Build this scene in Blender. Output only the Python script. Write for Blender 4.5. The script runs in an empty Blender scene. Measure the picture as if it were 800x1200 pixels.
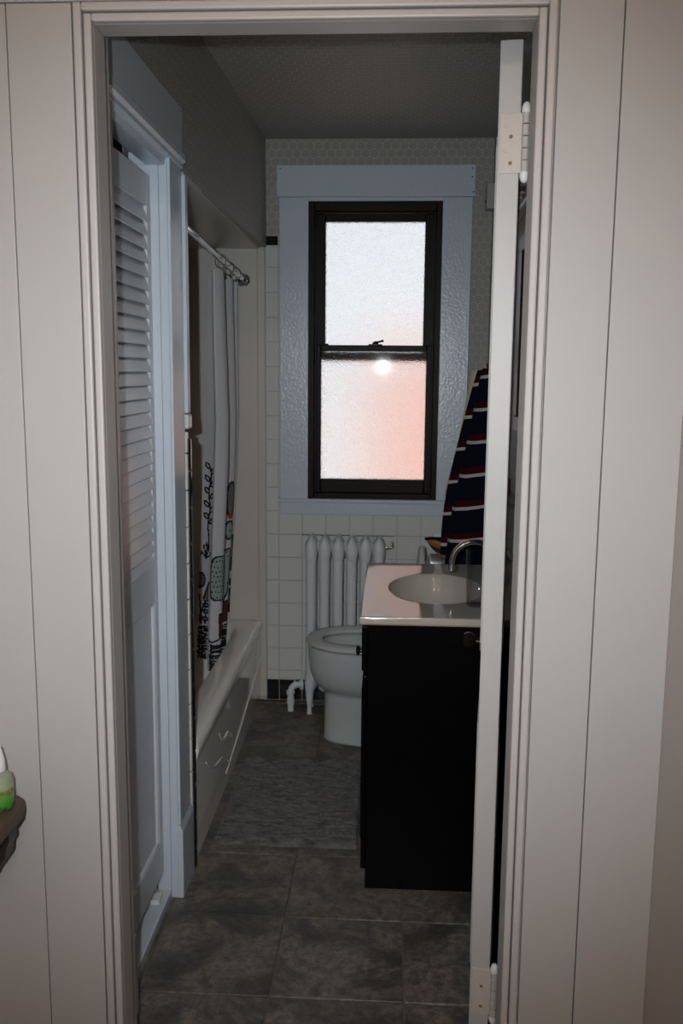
import bpy, bmesh, math, random
from mathutils import Vector, Matrix
random.seed(7)
scene = bpy.context.scene
PI = math.pi

# ------------------------------------------------------------------ camera
F_PX, YAW, PITCH, ROLL, EYE = 1060.0, -0.0541175, 0.154454, -0.0081572, 1.5
cy, sy, cp, sp = math.cos(YAW), math.sin(YAW), math.cos(PITCH), math.sin(PITCH)
fwd = Vector((sy*cp, cy*cp, -sp)); rt = Vector((cy, -sy, 0)); dn = fwd.cross(rt)
cr, sr = math.cos(ROLL), math.sin(ROLL)
rt, dn = cr*rt + sr*dn, -sr*rt + cr*dn
cam_data = bpy.data.cameras.new('camera')
cam = bpy.data.objects.new('camera', cam_data)
scene.collection.objects.link(cam)
cam_data.sensor_fit = 'VERTICAL'; cam_data.sensor_height = 36.0
cam_data.lens = F_PX/1200*36.0
cam_data.clip_start = 0.02
R3 = Matrix((rt, -dn, -fwd)).transposed()
cam.matrix_world = Matrix.Translation((0, 0, EYE)) @ R3.to_4x4()
scene.camera = cam

# ------------------------------------------------------------------ view, sky
scene.view_settings.view_transform = 'Standard'
scene.view_settings.look = 'None'
scene.view_settings.exposure = 0.0
scene.view_settings.gamma = 1.0
scene.view_settings.use_curve_mapping = False

world = bpy.data.worlds.new('overcast_sky'); scene.world = world
world.use_nodes = True
bg = world.node_tree.nodes['Background']
bg.inputs[0].default_value = (0.90, 0.95, 1.0, 1); bg.inputs[1].default_value = 0.98

# ------------------------------------------------------------------ lights
def lamp(name, kind, loc, energy, color, **kw):
    d = bpy.data.lights.new(name, kind); d.energy = energy; d.color = color
    for k, v in kw.items(): setattr(d, k, v)
    o = bpy.data.objects.new(name, d); scene.collection.objects.link(o); o.location = loc
    return o
flash = lamp('camera_flash', 'SPOT', (-0.082, 0.0, 1.545), 110.0, (0.90, 0.965, 1.0),
             spot_size=math.radians(84), spot_blend=1.0, shadow_soft_size=0.012)
flash.rotation_euler = R3.to_euler()
brick_fill_sun = lamp('brick_fill_sun', 'SUN', (0, 0, 8), 6.0, (1.0, 0.95, 0.88), angle=math.radians(8))  # added sun lamp, brightens the brick wall outside under the overcast sky
brick_fill_sun.rotation_euler = (math.radians(20), 0, math.radians(12))

# ------------------------------------------------------------------ materials
def nt(name):
    m = bpy.data.materials.new(name); m.use_nodes = True
    t = m.node_tree; b = t.nodes['Principled BSDF']
    return m, t, b
def node(t, kind, **kw):
    n = t.nodes.new(kind)
    for k, v in kw.items(): setattr(n, k, v)
    return n
def math_n(t, op, a, b=None, c=None):
    n = node(t, 'ShaderNodeMath', operation=op)
    for i, x in enumerate((a, b, c)):
        if x is None: continue
        if isinstance(x, (int, float)): n.inputs[i].default_value = x
        else: t.links.new(x, n.inputs[i])
    return n.outputs[0]
def mix_c(t, fac, c1, c2):
    n = node(t, 'ShaderNodeMix', data_type='RGBA')
    for i, x in ((0, fac), (6, c1), (7, c2)):
        if isinstance(x, (int, float)): n.inputs[i].default_value = x
        elif isinstance(x, (tuple, list)): n.inputs[i].default_value = (*x[:3], 1)
        else: t.links.new(x, n.inputs[i])
    return n.outputs[2]
def noise(t, scale, detail=3, rough=.5, vec=None, dist=0):
    n = node(t, 'ShaderNodeTexNoise'); n.inputs['Scale'].default_value = scale
    n.inputs['Detail'].default_value = detail; n.inputs['Roughness'].default_value = rough
    n.inputs['Distortion'].default_value = dist
    if vec is not None: t.links.new(vec, n.inputs['Vector'])
    return n.outputs[0]
def ramp(t, fac, stops, interp='LINEAR'):
    n = node(t, 'ShaderNodeValToRGB'); n.color_ramp.interpolation = interp
    e = n.color_ramp.elements
    while len(e) < len(stops): e.new(0.5)
    for el, (p, c) in zip(e, stops):
        el.position = p; el.color = (*c[:3], 1)
    t.links.new(fac, n.inputs[0]); return n.outputs[0]
def geo_pos(t): return node(t, 'ShaderNodeNewGeometry').outputs['Position']
def sep(t, v):
    n = node(t, 'ShaderNodeSeparateXYZ'); t.links.new(v, n.inputs[0]); return n.outputs
def comb(t, x, y, z=0.0):
    n = node(t, 'ShaderNodeCombineXYZ')
    for i, a in enumerate((x, y, z)):
        if isinstance(a, (int, float)): n.inputs[i].default_value = a
        else: t.links.new(a, n.inputs[i])
    return n.outputs[0]
def bump(t, b, h, strength, dist):
    n = node(t, 'ShaderNodeBump'); n.inputs['Strength'].default_value = strength
    n.inputs['Distance'].default_value = dist
    t.links.new(h, n.inputs['Height']); t.links.new(n.outputs[0], b.inputs['Normal'])
def plain(name, col, rough=.5, metal=0., var=.06, vscale=6, bscale=0, bstr=.2, bdist=.001, spec=.5, coat=0):
    m, t, b = nt(name); p = geo_pos(t)
    f = noise(t, vscale, 4, .6, p)
    lo = [c*(1-var) for c in col]; hi = [min(1, c*(1+var)) for c in col]
    t.links.new(mix_c(t, f, lo, hi), b.inputs['Base Color'])
    b.inputs['Roughness'].default_value = rough; b.inputs['Metallic'].default_value = metal
    b.inputs['Specular IOR Level'].default_value = spec; b.inputs['Coat Weight'].default_value = coat
    if bscale: bump(t, b, noise(t, bscale, 3, .6, p), bstr, bdist)
    return m
def wallpaper(name, ua, va):
    m, t, b = nt(name); p = sep(t, geo_pos(t)); S = 0.036
    u = math_n(t, 'DIVIDE', p[ua], S); v = math_n(t, 'DIVIDE', p[va], S)
    H = 1.7320508
    def cell(off):
        a = math_n(t, 'SUBTRACT', math_n(t, 'FRACT', math_n(t, 'ADD', u, 100+off)), .5)
        c = math_n(t, 'MULTIPLY', math_n(t, 'SUBTRACT', math_n(t, 'FRACT', math_n(t, 'ADD', math_n(t, 'DIVIDE', v, H), 100+off)), .5), H)
        l = math_n(t, 'ADD', math_n(t, 'MULTIPLY', a, a), math_n(t, 'MULTIPLY', c, c))
        aa = math_n(t, 'ABSOLUTE', a); ac = math_n(t, 'ABSOLUTE', c)
        h = math_n(t, 'MAXIMUM', math_n(t, 'ADD', math_n(t, 'MULTIPLY', aa, .5), math_n(t, 'MULTIPLY', ac, .8660254)), aa)
        return l, h
    l1, h1 = cell(0); l2, h2 = cell(.5)
    near = math_n(t, 'LESS_THAN', l1, l2)
    h = math_n(t, 'ADD', math_n(t, 'MULTIPLY', h1, near), math_n(t, 'MULTIPLY', h2, math_n(t, 'SUBTRACT', 1, near)))
    edge = math_n(t, 'SMOOTH_MIN', math_n(t, 'MULTIPLY', math_n(t, 'MAXIMUM', math_n(t, 'SUBTRACT', h, .40), 0), 14), 1.0, .2)
    ring = math_n(t, 'MAXIMUM', math_n(t, 'SUBTRACT', 1, math_n(t, 'MULTIPLY', math_n(t, 'ABSOLUTE', math_n(t, 'SUBTRACT', h, .21)), 16)), 0)
    pat = math_n(t, 'ADD', edge, math_n(t, 'MULTIPLY', ring, .45))
    nz = noise(t, 260, 3, .7, geo_pos(t)); nb = noise(t, 3, 3, .6, geo_pos(t))
    fac = math_n(t, 'ADD', math_n(t, 'MULTIPLY', pat, .8), math_n(t, 'MULTIPLY', math_n(t, 'SUBTRACT', nz, .5), .5))
    col = mix_c(t, fac, (.31, .302, .27), (.50, .49, .45))
    col = mix_c(t, math_n(t, 'MULTIPLY', nb, .25), col, (.30, .29, .255))
    t.links.new(col, b.inputs['Base Color']); b.inputs['Roughness'].default_value = .55
    bump(t, b, pat, .55, .0022)
    return m

MAT = {}
M = MAT
M['wall_warm'] = plain('warm_white_wall_paint', (.382, .370, .360), .55, var=.03, vscale=9, bscale=220, bstr=.12)
M['trim_warm'] = plain('warm_white_trim_paint', (.42, .40, .388), .42, var=.03, vscale=9, bscale=160, bstr=.12)
M['blue_trim'] = plain('cool_white_gloss_paint', (.54, .615, .70), .22, var=.03, bscale=85, bstr=.45, bdist=.003)
M['closet'] = plain('cool_white_closet_paint', (.54, .57, .62), .3, var=.03, bscale=60, bstr=.15, bdist=.002)
M['door_paint'] = plain('white_door_paint', (.40, .395, .39), .46, var=.04, bscale=45, bstr=.35, bdist=.002)
M['paper_xz'] = wallpaper('embossed_wallpaper_back', 0, 2)
M['paper_yz'] = wallpaper('embossed_wallpaper_side', 1, 2)
M['paper_xy'] = wallpaper('embossed_wallpaper_ceiling', 0, 1)
M['hall_paint'] = plain('cream_hall_paint', (.76, .70, .63), .6, var=.03)
M['dark'] = plain('slot_and_shadow_dark', (.02, .02, .02), .8)
M['tile_white'] = plain('pale_glazed_tile', (.63, .645, .635), .18, var=.04, vscale=8, bscale=25, bstr=.06)
M['tile_black'] = plain('black_glazed_tile', (.008, .008, .01), .12)
M['grout'] = plain('pale_grey_grout', (.46, .46, .44), .85)
M['floor_grout'] = plain('floor_grout', (.15, .14, .125), .9)
M['surround'] = plain('beige_tub_surround', (.55, .53, .49), .3, var=.03)
M['tub'] = plain('bathtub_enamel', (.90, .88, .84), .10, var=.02, coat=.5)
M['porcelain'] = plain('toilet_porcelain', (.52, .545, .56), .12, var=.02, coat=.3)
M['seat'] = plain('toilet_seat_plastic', (.55, .56, .555), .22, var=.02)
M['radiator'] = plain('radiator_white_paint', (.66, .69, .72), .35, var=.05, vscale=30, bscale=90, bstr=.25, bdist=.002)
M['frame_brown'] = plain('dark_brown_window_frame', (.008, .0055, .004), .45, var=.2, bscale=60, bstr=.15, spec=.14)
M['espresso'] = plain('espresso_cabinet', (.0016, .0012, .0013), .35, var=.3, vscale=14, spec=.1)
M['counter'] = plain('cultured_marble_counter', (.44, .41, .36), (.07), var=.03, vscale=12, spec=.55)
M['chrome'] = plain('polished_chrome', (.80, .81, .82), .06, metal=1)
M['steel'] = plain('brushed_steel', (.62, .62, .62), .25, metal=1)
M['bronze'] = plain('dark_bronze_hardware', (.05, .035, .03), .25, metal=.8)
M['hinge'] = plain('painted_over_hinge', (.45, .42, .39), .4, var=.1, vscale=80, bscale=70, bstr=.3)
M['rust'] = plain('rust_stain_metal', (.22, .12, .07), .7)
M['wood_brown'] = plain('red_brown_wood', (.10, .035, .018), .35, var=.35, vscale=18)
M['shelf_wood'] = plain('worn_brown_shelf_wood', (.075, .042, .030), .5, var=.3, vscale=25, bscale=70, bstr=.25)
M['bracket'] = plain('dark_stained_bracket', (.022, .016, .014), .4, var=.3)
M['cream_cloth'] = plain('cream_terry', (.52, .46, .33), .9, bscale=300, bstr=.6, bdist=.002)
M['pink_brick_base'] = None
M['white_plastic'] = plain('white_plastic', (.7, .7, .7), .3)
M['mirror'] = plain('mirror_silver', (.75, .77, .78), .02, metal=1, var=.01)

# slate-look floor tile, one tone per tile through Object Info
m, t, b = nt('slate_look_floor_tile'); p = geo_pos(t)
oi = node(t, 'ShaderNodeObjectInfo').outputs['Random']
shift = node(t, 'ShaderNodeVectorMath', operation='ADD'); t.links.new(p, shift.inputs[0])
t.links.new(comb(t, math_n(t, 'MULTIPLY', oi, 37), math_n(t, 'MULTIPLY', oi, 91), 0), shift.inputs[1])
n1 = noise(t, 5.5, 7, .66, shift.outputs[0], .6); n2 = noise(t, 40, 6, .75, shift.outputs[0])
n3 = noise(t, 3.2, 3, .5, shift.outputs[0])
c = ramp(t, n1, [(.34, (.052, .049, .044)), (.47, (.13, .119, .10)), (.57, (.24, .215, .18)), (.70, (.11, .085, .062))])
c = mix_c(t, ramp(t, n2, [(.42, (0, 0, 0)), (.62, (.7, .7, .7))]), c, (.042, .043, .046))
c = mix_c(t, math_n(t, 'MULTIPLY', math_n(t, 'GREATER_THAN', n3, .58), .18), c, (.12, .085, .05))
t.links.new(c, b.inputs['Base Color']); b.inputs['Roughness'].default_value = .42
bump(t, b, n2, .25, .002); M['floor_tile'] = m

# obscure window glass
m, t, b = nt('obscure_textured_glass'); p = geo_pos(t)
b.inputs['Transmission Weight'].default_value = 1; b.inputs['Roughness'].default_value = .42
b.inputs['IOR'].default_value = 1.35; b.inputs['Base Color'].default_value = (1, 1, 1, 1)
b.inputs['Coat Weight'].default_value = .16; b.inputs['Coat Roughness'].default_value = .05
vor = node(t, 'ShaderNodeTexVoronoi', feature='SMOOTH_F1'); vor.inputs['Scale'].default_value = 230
t.links.new(p, vor.inputs['Vector'])
bump(t, b, vor.outputs['Distance'], 1.0, .004); M['glass'] = m
m, t, b = nt('clear_plastic'); tp = node(t, 'ShaderNodeBsdfTransparent'); tp.inputs[0].default_value = (.93, .94, .95, 1)
gl = node(t, 'ShaderNodeBsdfGlossy'); gl.inputs['Roughness'].default_value = .05
fr = node(t, 'ShaderNodeLayerWeight'); fr.inputs['Blend'].default_value = .25; ms = node(t, 'ShaderNodeMixShader')
t.links.new(math_n(t, 'MULTIPLY', fr.outputs['Fresnel'], .30), ms.inputs[0]); t.links.new(tp.outputs[0], ms.inputs[1]); t.links.new(gl.outputs[0], ms.inputs[2])
t.links.new(ms.outputs[0], t.nodes['Material Output'].inputs[0]); M['clear'] = m

# striped towel: navy, dark red, white bands along the hang, wavering with the cloth
def striped(name, off):
    m, t, b = nt(name); p = geo_pos(t); s = sep(t, p)
    w = math_n(t, 'ADD', math_n(t, 'MULTIPLY', s[0], .10), math_n(t, 'MULTIPLY', math_n(t, 'SUBTRACT', noise(t, 9, 2, .5, p), .5), .012))
    ph = math_n(t, 'FRACT', math_n(t, 'DIVIDE', math_n(t, 'ADD', math_n(t, 'SUBTRACT', s[2], w), off+10), .1235))
    c = ramp(t, ph, [(0, (.0045, .006, .013)), (.60, (.0045, .006, .013)), (.66, (.48, .45, .44)), (.755, (.042, .003, .007)), (.95, (.0045, .006, .013))], 'CONSTANT')
    t.links.new(c, b.inputs['Base Color']); b.inputs['Roughness'].default_value = .95
    b.inputs['Specular IOR Level'].default_value = .1
    bump(t, b, noise(t, 420, 2, .6, p), .6, .002); return m
M['towel'] = striped('striped_terry', 0.0)
M['towel_back'] = striped('striped_terry_back_layer', 0.028)

# plush mat
m, t, b = nt('charcoal_plush_mat'); p = geo_pos(t)
st = node(t, 'ShaderNodeVectorMath', operation='MULTIPLY'); t.links.new(p, st.inputs[0]); st.inputs[1].default_value = (.45, 1.5, 1)
f = noise(t, 38, 4, .65, st.outputs[0])
t.links.new(ramp(t, f, [(.35, (.035, .035, .035)), (.6, (.17, .17, .165))]), b.inputs['Base Color'])
b.inputs['Roughness'].default_value = .9; b.inputs['Sheen Weight'].default_value = .25
bump(t, b, noise(t, 90, 4, .7, st.outputs[0]), 1, .012); M['mat'] = m

# neighbouring brick house seen through the obscure glass
m, t, b = nt('salmon_brick_house_wall')
br = node(t, 'ShaderNodeTexBrick'); br.inputs['Scale'].default_value = 4
br.inputs['Color1'].default_value = (.88, .52, .45, 1); br.inputs['Color2'].default_value = (.84, .49, .43, 1)
br.inputs['Mortar'].default_value = (.88, .66, .60, 1)
ss = sep(t, geo_pos(t)); t.links.new(comb(t, ss[0], ss[2]), br.inputs['Vector'])
t.links.new(br.outputs[0], b.inputs['Base Color']); M['brick'] = m
M['ground'] = plain('yard_ground', (.42, .40, .37), .9)
M['lamp_shade'] = plain('lamp_glass', (.9, .85, .75), .4)

# shower curtain cloth and its inks
def cloth(name, col):
    m, t, b = nt(name)
    b.inputs['Base Color'].default_value = (*col, 1); b.inputs['Roughness'].default_value = .6
    tr = node(t, 'ShaderNodeBsdfTranslucent'); tr.inputs[0].default_value = (*col, 1)
    ms = node(t, 'ShaderNodeMixShader'); ms.inputs[0].default_value = .22
    out = t.nodes['Material Output']
    t.links.new(b.outputs[0], ms.inputs[1]); t.links.new(tr.outputs[0], ms.inputs[2]); t.links.new(ms.outputs[0], out.inputs[0])
    bump(t, b, noise(t, 500, 2, .5, geo_pos(t)), .15, .001)
    return m
INKS = [cloth('curtain_white', (.66, .67, .70)), cloth('curtain_black_ink', (.012, .012, .014)), cloth('curtain_mint_ink', (.33, .42, .40)),
        cloth('curtain_brown_ink', (.085, .028, .022)), cloth('curtain_red_ink', (.5, .05, .04)), cloth('curtain_olive_ink', (.20, .16, .08)), cloth('curtain_grey_ink', (.16, .16, .17))]

# ------------------------------------------------------------------ mesh tools
WLOC = {}
def LEAN(v):            # the old left partition stands slightly out of plumb
    return Vector((v.x + .004*(v.z-1.25)/1.22, v.y, v.z))
def finish(name, bm, mat, parent=None, lean=False, smooth=False, origin=None):
    bmesh.ops.recalc_face_normals(bm, faces=bm.faces)
    if lean:
        for v in bm.verts: v.co = LEAN(v.co)
    xs = [v.co.x for v in bm.verts]; ys = [v.co.y for v in bm.verts]; zs = [v.co.z for v in bm.verts]
    o0 = Vector(origin) if origin else Vector(((min(xs)+max(xs))/2, (min(ys)+max(ys))/2, min(zs)))
    for v in bm.verts: v.co -= o0
    me = bpy.data.meshes.new(name); bm.to_mesh(me); bm.free()
    mats = mat if isinstance(mat, list) else [mat]
    for x in mats: me.materials.append(M[x] if isinstance(x, str) else x)
    if smooth:
        for p in me.polygons: p.use_smooth = True
        if smooth != 'all':
            try: me.set_sharp_from_angle(angle=math.radians(38))
            except Exception: pass
    return link(name, me, o0, parent)
def link(name, me, world_loc, parent=None):
    o = bpy.data.objects.new(name, me); scene.collection.objects.link(o)
    w = Vector(world_loc); WLOC[o.name] = w
    if parent is not None:
        o.parent = parent; o.location = w - WLOC[parent.name]
    else: o.location = w
    return o
def empty(name, loc):
    o = bpy.data.objects.new(name, None); scene.collection.objects.link(o)
    o.location = loc; o.empty_display_size = .05; WLOC[o.name] = Vector(loc); return o
def tag(o, label=None, cat=None, group=None, kind=None):
    if label: o['label'] = label
    if cat: o['category'] = cat
    if group: o['group'] = group
    if kind: o['kind'] = kind
    return o
def add_box(bm, x0, x1, y0, y1, z0, z1, bevel=0, seg=2, mi=0):
    r = bmesh.ops.create_cube(bm, size=1)
    vs = r['verts']
    for v in vs: v.co = Vector(((x0+x1)/2 + v.co.x*(x1-x0), (y0+y1)/2 + v.co.y*(y1-y0), (z0+z1)/2 + v.co.z*(z1-z0)))
    fs = list({f for v in vs for f in v.link_faces})
    for f in fs: f.material_index = mi
    if bevel:
        es = list({e for v in vs for e in v.link_edges})
        bmesh.ops.bevel(bm, geom=es, offset=bevel, segments=seg, affect='EDGES', profile=.5, clamp_overlap=True)
    return bm
def boxes(*bs, bevel=0):
    bm = bmesh.new()
    for b in bs: add_box(bm, *b, bevel=bevel)
    return bm
def add_tube(bm, pts, rad, n=12, caps=True, mi=0):
    pts = [Vector(p) for p in pts]; rings = []
    rads = rad if isinstance(rad, (list, tuple)) else [rad]*len(pts)
    up = None
    for i, p in enumerate(pts):
        d = (pts[min(i+1, len(pts)-1)] - pts[max(i-1, 0)]).normalized()
        if up is None:
            up = Vector((0, 0, 1)) if abs(d.z) < .9 else Vector((1, 0, 0))
        a = d.cross(up).normalized(); up = a.cross(d).normalized()
        rings.append([bm.verts.new(p + rads[i]*(math.cos(2*PI*k/n)*a + math.sin(2*PI*k/n)*up)) for k in range(n)])
    skin(bm, rings, True, caps, mi); return bm
def skin(bm, rings, closed=True, caps=True, mi=0):
    n = len(rings[0])
    for a, b in zip(rings, rings[1:]):
        for k in range(n if closed else n-1):
            f = bm.faces.new((a[k], a[(k+1) % n], b[(k+1) % n], b[k])); f.material_index = mi
    if caps and closed:
        for r in (rings[0], rings[-1]):
            f = bm.faces.new(r); f.material_index = mi
def add_loft(bm, secs, closed=True, caps=True, mi=0):
    skin(bm, [[bm.verts.new(p) for p in s] for s in secs], closed, caps, mi); return bm
def add_lathe(bm, c, prof, n=24, mi=0, axis='z'):
    rings = []
    for r, h in prof:
        ring = []
        for k in range(n):
            a = 2*PI*k/n; ca, sa = r*math.cos(a), r*math.sin(a)
            q = {'z': (ca, sa, h), 'x': (h, ca, sa), 'y': (ca, h, sa)}[axis]
            ring.append(bm.verts.new(Vector(c)+Vector(q)))
        rings.append(ring)
    skin(bm, rings, True, True, mi); return bm
def add_prism(bm, poly, axis, a0, a1, mi=0):
    def P(u, v, w): return {'x': (w, u, v), 'y': (u, w, v), 'z': (u, v, w)}[axis]
    r0 = [bm.verts.new(P(u, v, a0)) for u, v in poly]; r1 = [bm.verts.new(P(u, v, a1)) for u, v in poly]
    skin(bm, [r0, r1], True, True, mi); return bm
def rrect(x0, x1, y0, y1, r, z, n=6):
    out = []
    for cx, cyy, a0 in ((x1-r, y1-r, 0), (x0+r, y1-r, PI/2), (x0+r, y0+r, PI), (x1-r, y0+r, 3*PI/2)):
        for k in range(n+1):
            a = a0 + PI/2*k/n; out.append(Vector((cx+r*math.cos(a), cyy+r*math.sin(a), z)))
    return out
NEW = bmesh.new
def S(o): o['kind'] = 'structure'; return o

# ------------------------------------------------------------------ room numbers
YB = 3.966            # back wall face
YF = 1.605            # hall face of the door wall
YI = 1.725            # bathroom face of the door wall
XW = -0.584           # bathroom left partition face (mid height)
XR = 0.408            # bathroom right wall face
ZC = 2.46

# ================================================================== STRUCTURE
# floor with its tiles
G = .325; GX, GY = -.273, 2.298
fl = S(finish('floor', boxes((-1.45, .60, 1.55, 4.10, -.06, -.004)), 'floor_grout'))
tile_cache = {}
def tile_mesh(key, sx, sy_, sz, bev, mat, name):
    if key not in tile_cache:
        bm = NEW(); add_box(bm, -sx/2, sx/2, -sy_/2, sy_/2, -sz/2, sz/2, bevel=bev, seg=1)
        me = bpy.data.meshes.new(name); bm.to_mesh(me); bm.free(); me.materials.append(M[mat]); tile_cache[key] = me
    return tile_cache[key]
for i in range(-2, 3):
    for j in range(-3, 6):
        x0, x1 = GX+i*G, GX+(i+1)*G; y0, y1 = GY+j*G, GY+(j+1)*G
        x0 = max(x0, -.66); x1 = min(x1, XR); y0 = max(y0, 1.56); y1 = min(y1, YB)
        if x1-x0 < .02 or y1-y0 < .02: continue
        sx, s2 = x1-x0-.0045, y1-y0-.0045
        me = tile_mesh(('f', round(sx, 3), round(s2, 3)), sx, s2, .012, .0015, 'floor_tile', 'floor_tile')
        link('floor_tile', me, ((x0+x1)/2, (y0+y1)/2, -.0055+random.uniform(-.0003, .0003)), fl)
S(finish('floor_hall', boxes((-.95, .75, -1.3, 1.55, -.06, 0)), 'shelf_wood'))

# ceiling
S(finish('ceiling', boxes((-1.45, .6, YF+.02, 4.12, ZC, ZC+.08)), 'paper_xy'))
S(finish('ceiling_hall', boxes((-.95, .75, -1.3, YF+.02, 2.52, 2.6)), 'hall_paint'))

# back wall: hole for the window
WX0, WX1, WZ0, WZ1 = -.372, .205, .935, 2.205
wb = S(finish('wall_back', boxes((-1.45, WX0, YB+.006, 4.12, 0, ZC), (WX1, .60, YB+.006, 4.12, 0, ZC), (WX0, WX1, YB+.006, 4.12, 0, WZ0), (WX0, WX1, YB+.006, 4.12, WZ1, ZC)), 'grout'))
# wallpaper sheets lie on the same wall, a little proud like the tiles
S(finish('wallpaper', boxes((-.55, XR, YB+.002, YB+.008, 2.206, ZC), (-.55, -.372, YB+.002, YB+.008, 2.072, 2.206), (.206, XR, YB+.002, YB+.008, 1.20, 2.206)), 'paper_xz', wb))
P_ = .1055
def wall_tile(x0, x1, z0, z1, mat='tile_white', name='tile'):
    sx, sz = x1-x0-.0028, z1-z0-.0028
    if sx < .008 or sz < .008: return
    me = tile_mesh((mat, round(sx, 3), round(sz, 3)), sx, .009, sz, .0013, mat, name)
    link(name, me, ((x0+x1)/2, YB+.0045+random.uniform(-.0004, .0004), (z0+z1)/2), wb)
for i in range(-1, 9):
    x0, x1 = -.495+i*P_, -.495+(i+1)*P_
    x0 = max(x0, -.552); x1 = min(x1, XR)
    for k in range(-5, 15):
        z0, z1 = .566+k*P_, .566+(k+1)*P_
        z0 = max(z0, .098); z1 = min(z1, 2.028)
        cx = (x0+x1)/2; cz = (z0+z1)/2
        if z1-z0 < .012: continue
        if z0 > .93:
            if x0 < -.48: wall_tile(x0, min(x1, -.37), z0, z1)    # left of the window
            elif x1 > .34 and z1 < 1.2: wall_tile(max(x0, .21), x1, z0, z1)
            continue
        wall_tile(x0, x1, z0, min(z1, .934) if -.48 < x0 < .3 else z1)
    wall_tile(x0, x1, .002, .098, 'tile_black', 'base_tile')
    if x1 < -.47: wall_tile(x0, x1, 2.028, 2.068, 'tile_black', 'border_tile')

# left partition: over the closet, over the tub, wing between them
wl = S(finish('wall_left', boxes((-.66, XW, YI-.01, 2.515, 2.045, ZC), (-.70, XW, YI-.01, 1.90, 0, 2.045)), 'paper_yz', lean=True))
bm = NEW(); add_prism(bm, [(-.70, 2.51), (-.5815, 2.51), (-.546, YB+.006), (-.70, YB+.006)], 'z', 2.02, ZC); S(finish('wall_left_upper', bm, 'paper_yz'))
ww = S(finish('wall_wing', boxes((-1.30, XW-.002, 2.40, 2.535, 0, 2.02), (-1.30, -.70, 2.40, 2.535, 2.02, ZC)), 'surround', lean=True))
S(finish('wall_closet', boxes((-1.32, -1.26, YI-.01, 2.40, 0, ZC), (-1.3, -.66, YI-.01, YI+.03, 0, ZC)), 'wall_warm'))
S(finish('wall_alcove_back', boxes((-1.30, -.556, YB-.012, YB+.006, .30, 2.02), bevel=.002), 'surround'))
S(finish('wall_alcove_side', boxes((-1.36, -1.30, 2.40, YB+.006, 0, ZC)), 'surround'))
S(finish('ceiling_alcove', boxes((-1.30, -.575, 2.535, YB+.006, 2.012, 2.03)), 'surround'))
S(finish('trim_1', boxes((-.585, -.548, YB-.022, YB-.001, .02, 2.012), bevel=.006), 'surround'))
S(finish('wall_right', boxes((XR, .60, YI-.01, 4.12, 0, ZC)), 'paper_yz'))

# tile edging on the wing wall
for k in range(13):
    z0 = .002+k*P_; z1 = z0+P_
    if k == 12: z1 = z0+.062
    bm = NEW(); add_box(bm, XW-.004, XW+.013, 2.508, 2.526, z0+.0015, z1-.0015, bevel=.002, seg=1)
    finish('tile', bm, 'tile_white', ww, lean=True)
for k in range(13):
    z0 = -.05+k*P_; z1 = z0+P_
    if k == 0: z0 = .002
    bm = NEW(); add_box(bm, XW-.02, XW+.018, 2.527, 2.548, z0+.0015, min(z1, 1.31)-.0015, bevel=.004, seg=2)
    finish('edge_tile', bm, 'tile_black', ww, lean=True)
bm = NEW(); add_box(bm, XW-.02, XW+.0195, 2.506, 2.550, 1.336, 1.378, bevel=.006, seg=2); finish('cap_tile', bm, 'tile_white', ww, lean=True)
bm = NEW(); add_box(bm, XW-.02, XW+.0175, 2.508, 2.540, 1.38, 2.018, bevel=.003); finish('corner_bead', bm, 'blue_trim', ww, lean=True)

# door wall, hall side
OX0, OX1, OZ = -.511, .229, 2.073
RX0, RX1, RZ = -.525, .243, 2.10      # rabbet behind the stop
wf = S(finish('wall_front', boxes((-.95, RX0-.02, YF, YI, 0, 2.55), (RX1+.02, .75, YF, YI, 0, 2.55), (RX0-.02, RX1+.02, YF, YI, RZ+.02, 2.55)), 'wall_warm'))
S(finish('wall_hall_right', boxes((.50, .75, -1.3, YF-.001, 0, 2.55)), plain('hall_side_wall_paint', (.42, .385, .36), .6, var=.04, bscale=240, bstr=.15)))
S(finish('wall_hall_left', boxes((-.95, -.80, -1.3, YF-.014, 0, 2.55)), 'hall_paint'))
S(finish('wall_hall_back', boxes((-.95, .75, -1.38, -1.3, 0, 2.55)), 'hall_paint'))
# door lining and casing
tr = S(empty('trim_2', (-.14, YF, 0)))
def part(name, bm, mat, parent, **k): return finish(name, bm, mat, parent, **k)
part('jamb', boxes((RX0-.02, RX0, YF-.002, YI+.002, 0, RZ+.02)), 'trim_warm', tr)
part('jamb', boxes((RX1, RX1+.02, YF-.002, YI+.002, 0, RZ+.02)), 'trim_warm', tr)
part('head_jamb', boxes((RX0, RX1, YF-.002, YI+.002, RZ, RZ+.02)), 'trim_warm', tr)
part('door_stop', boxes((RX0, OX0, YF-.002, 1.662, 0, RZ), bevel=.002), 'trim_warm', tr)
part('door_stop', boxes((OX1, RX1, YF-.002, 1.662, 0, RZ), bevel=.002), 'trim_warm', tr)
part('head_stop', boxes((OX0, OX1, YF-.002, 1.662, OZ, RZ), bevel=.002), 'trim_warm', tr)
part('side_casing', boxes((-.6555, -.5448, YF-.014, YF, 0, 2.103), bevel=.0015), 'wall_warm', tr)
part('side_casing', boxes((.2625, .3655, YF-.014, YF, 0, 2.103), bevel=.0015), 'wall_warm', tr)
part('head_casing', boxes((-.70, .405, YF-.016, YF, 2.1045, 2.25), bevel=.002), 'wall_warm', tr)
part('wall_board', boxes((-.80, -.6575, YF-.013, YF, 0, 2.103), bevel=.0015), 'wall_warm', tr)
part('wall_board', boxes((.3675, .50, YF-.013, YF, 0, 2.103), bevel=.0015), 'wall_warm', tr)
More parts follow.
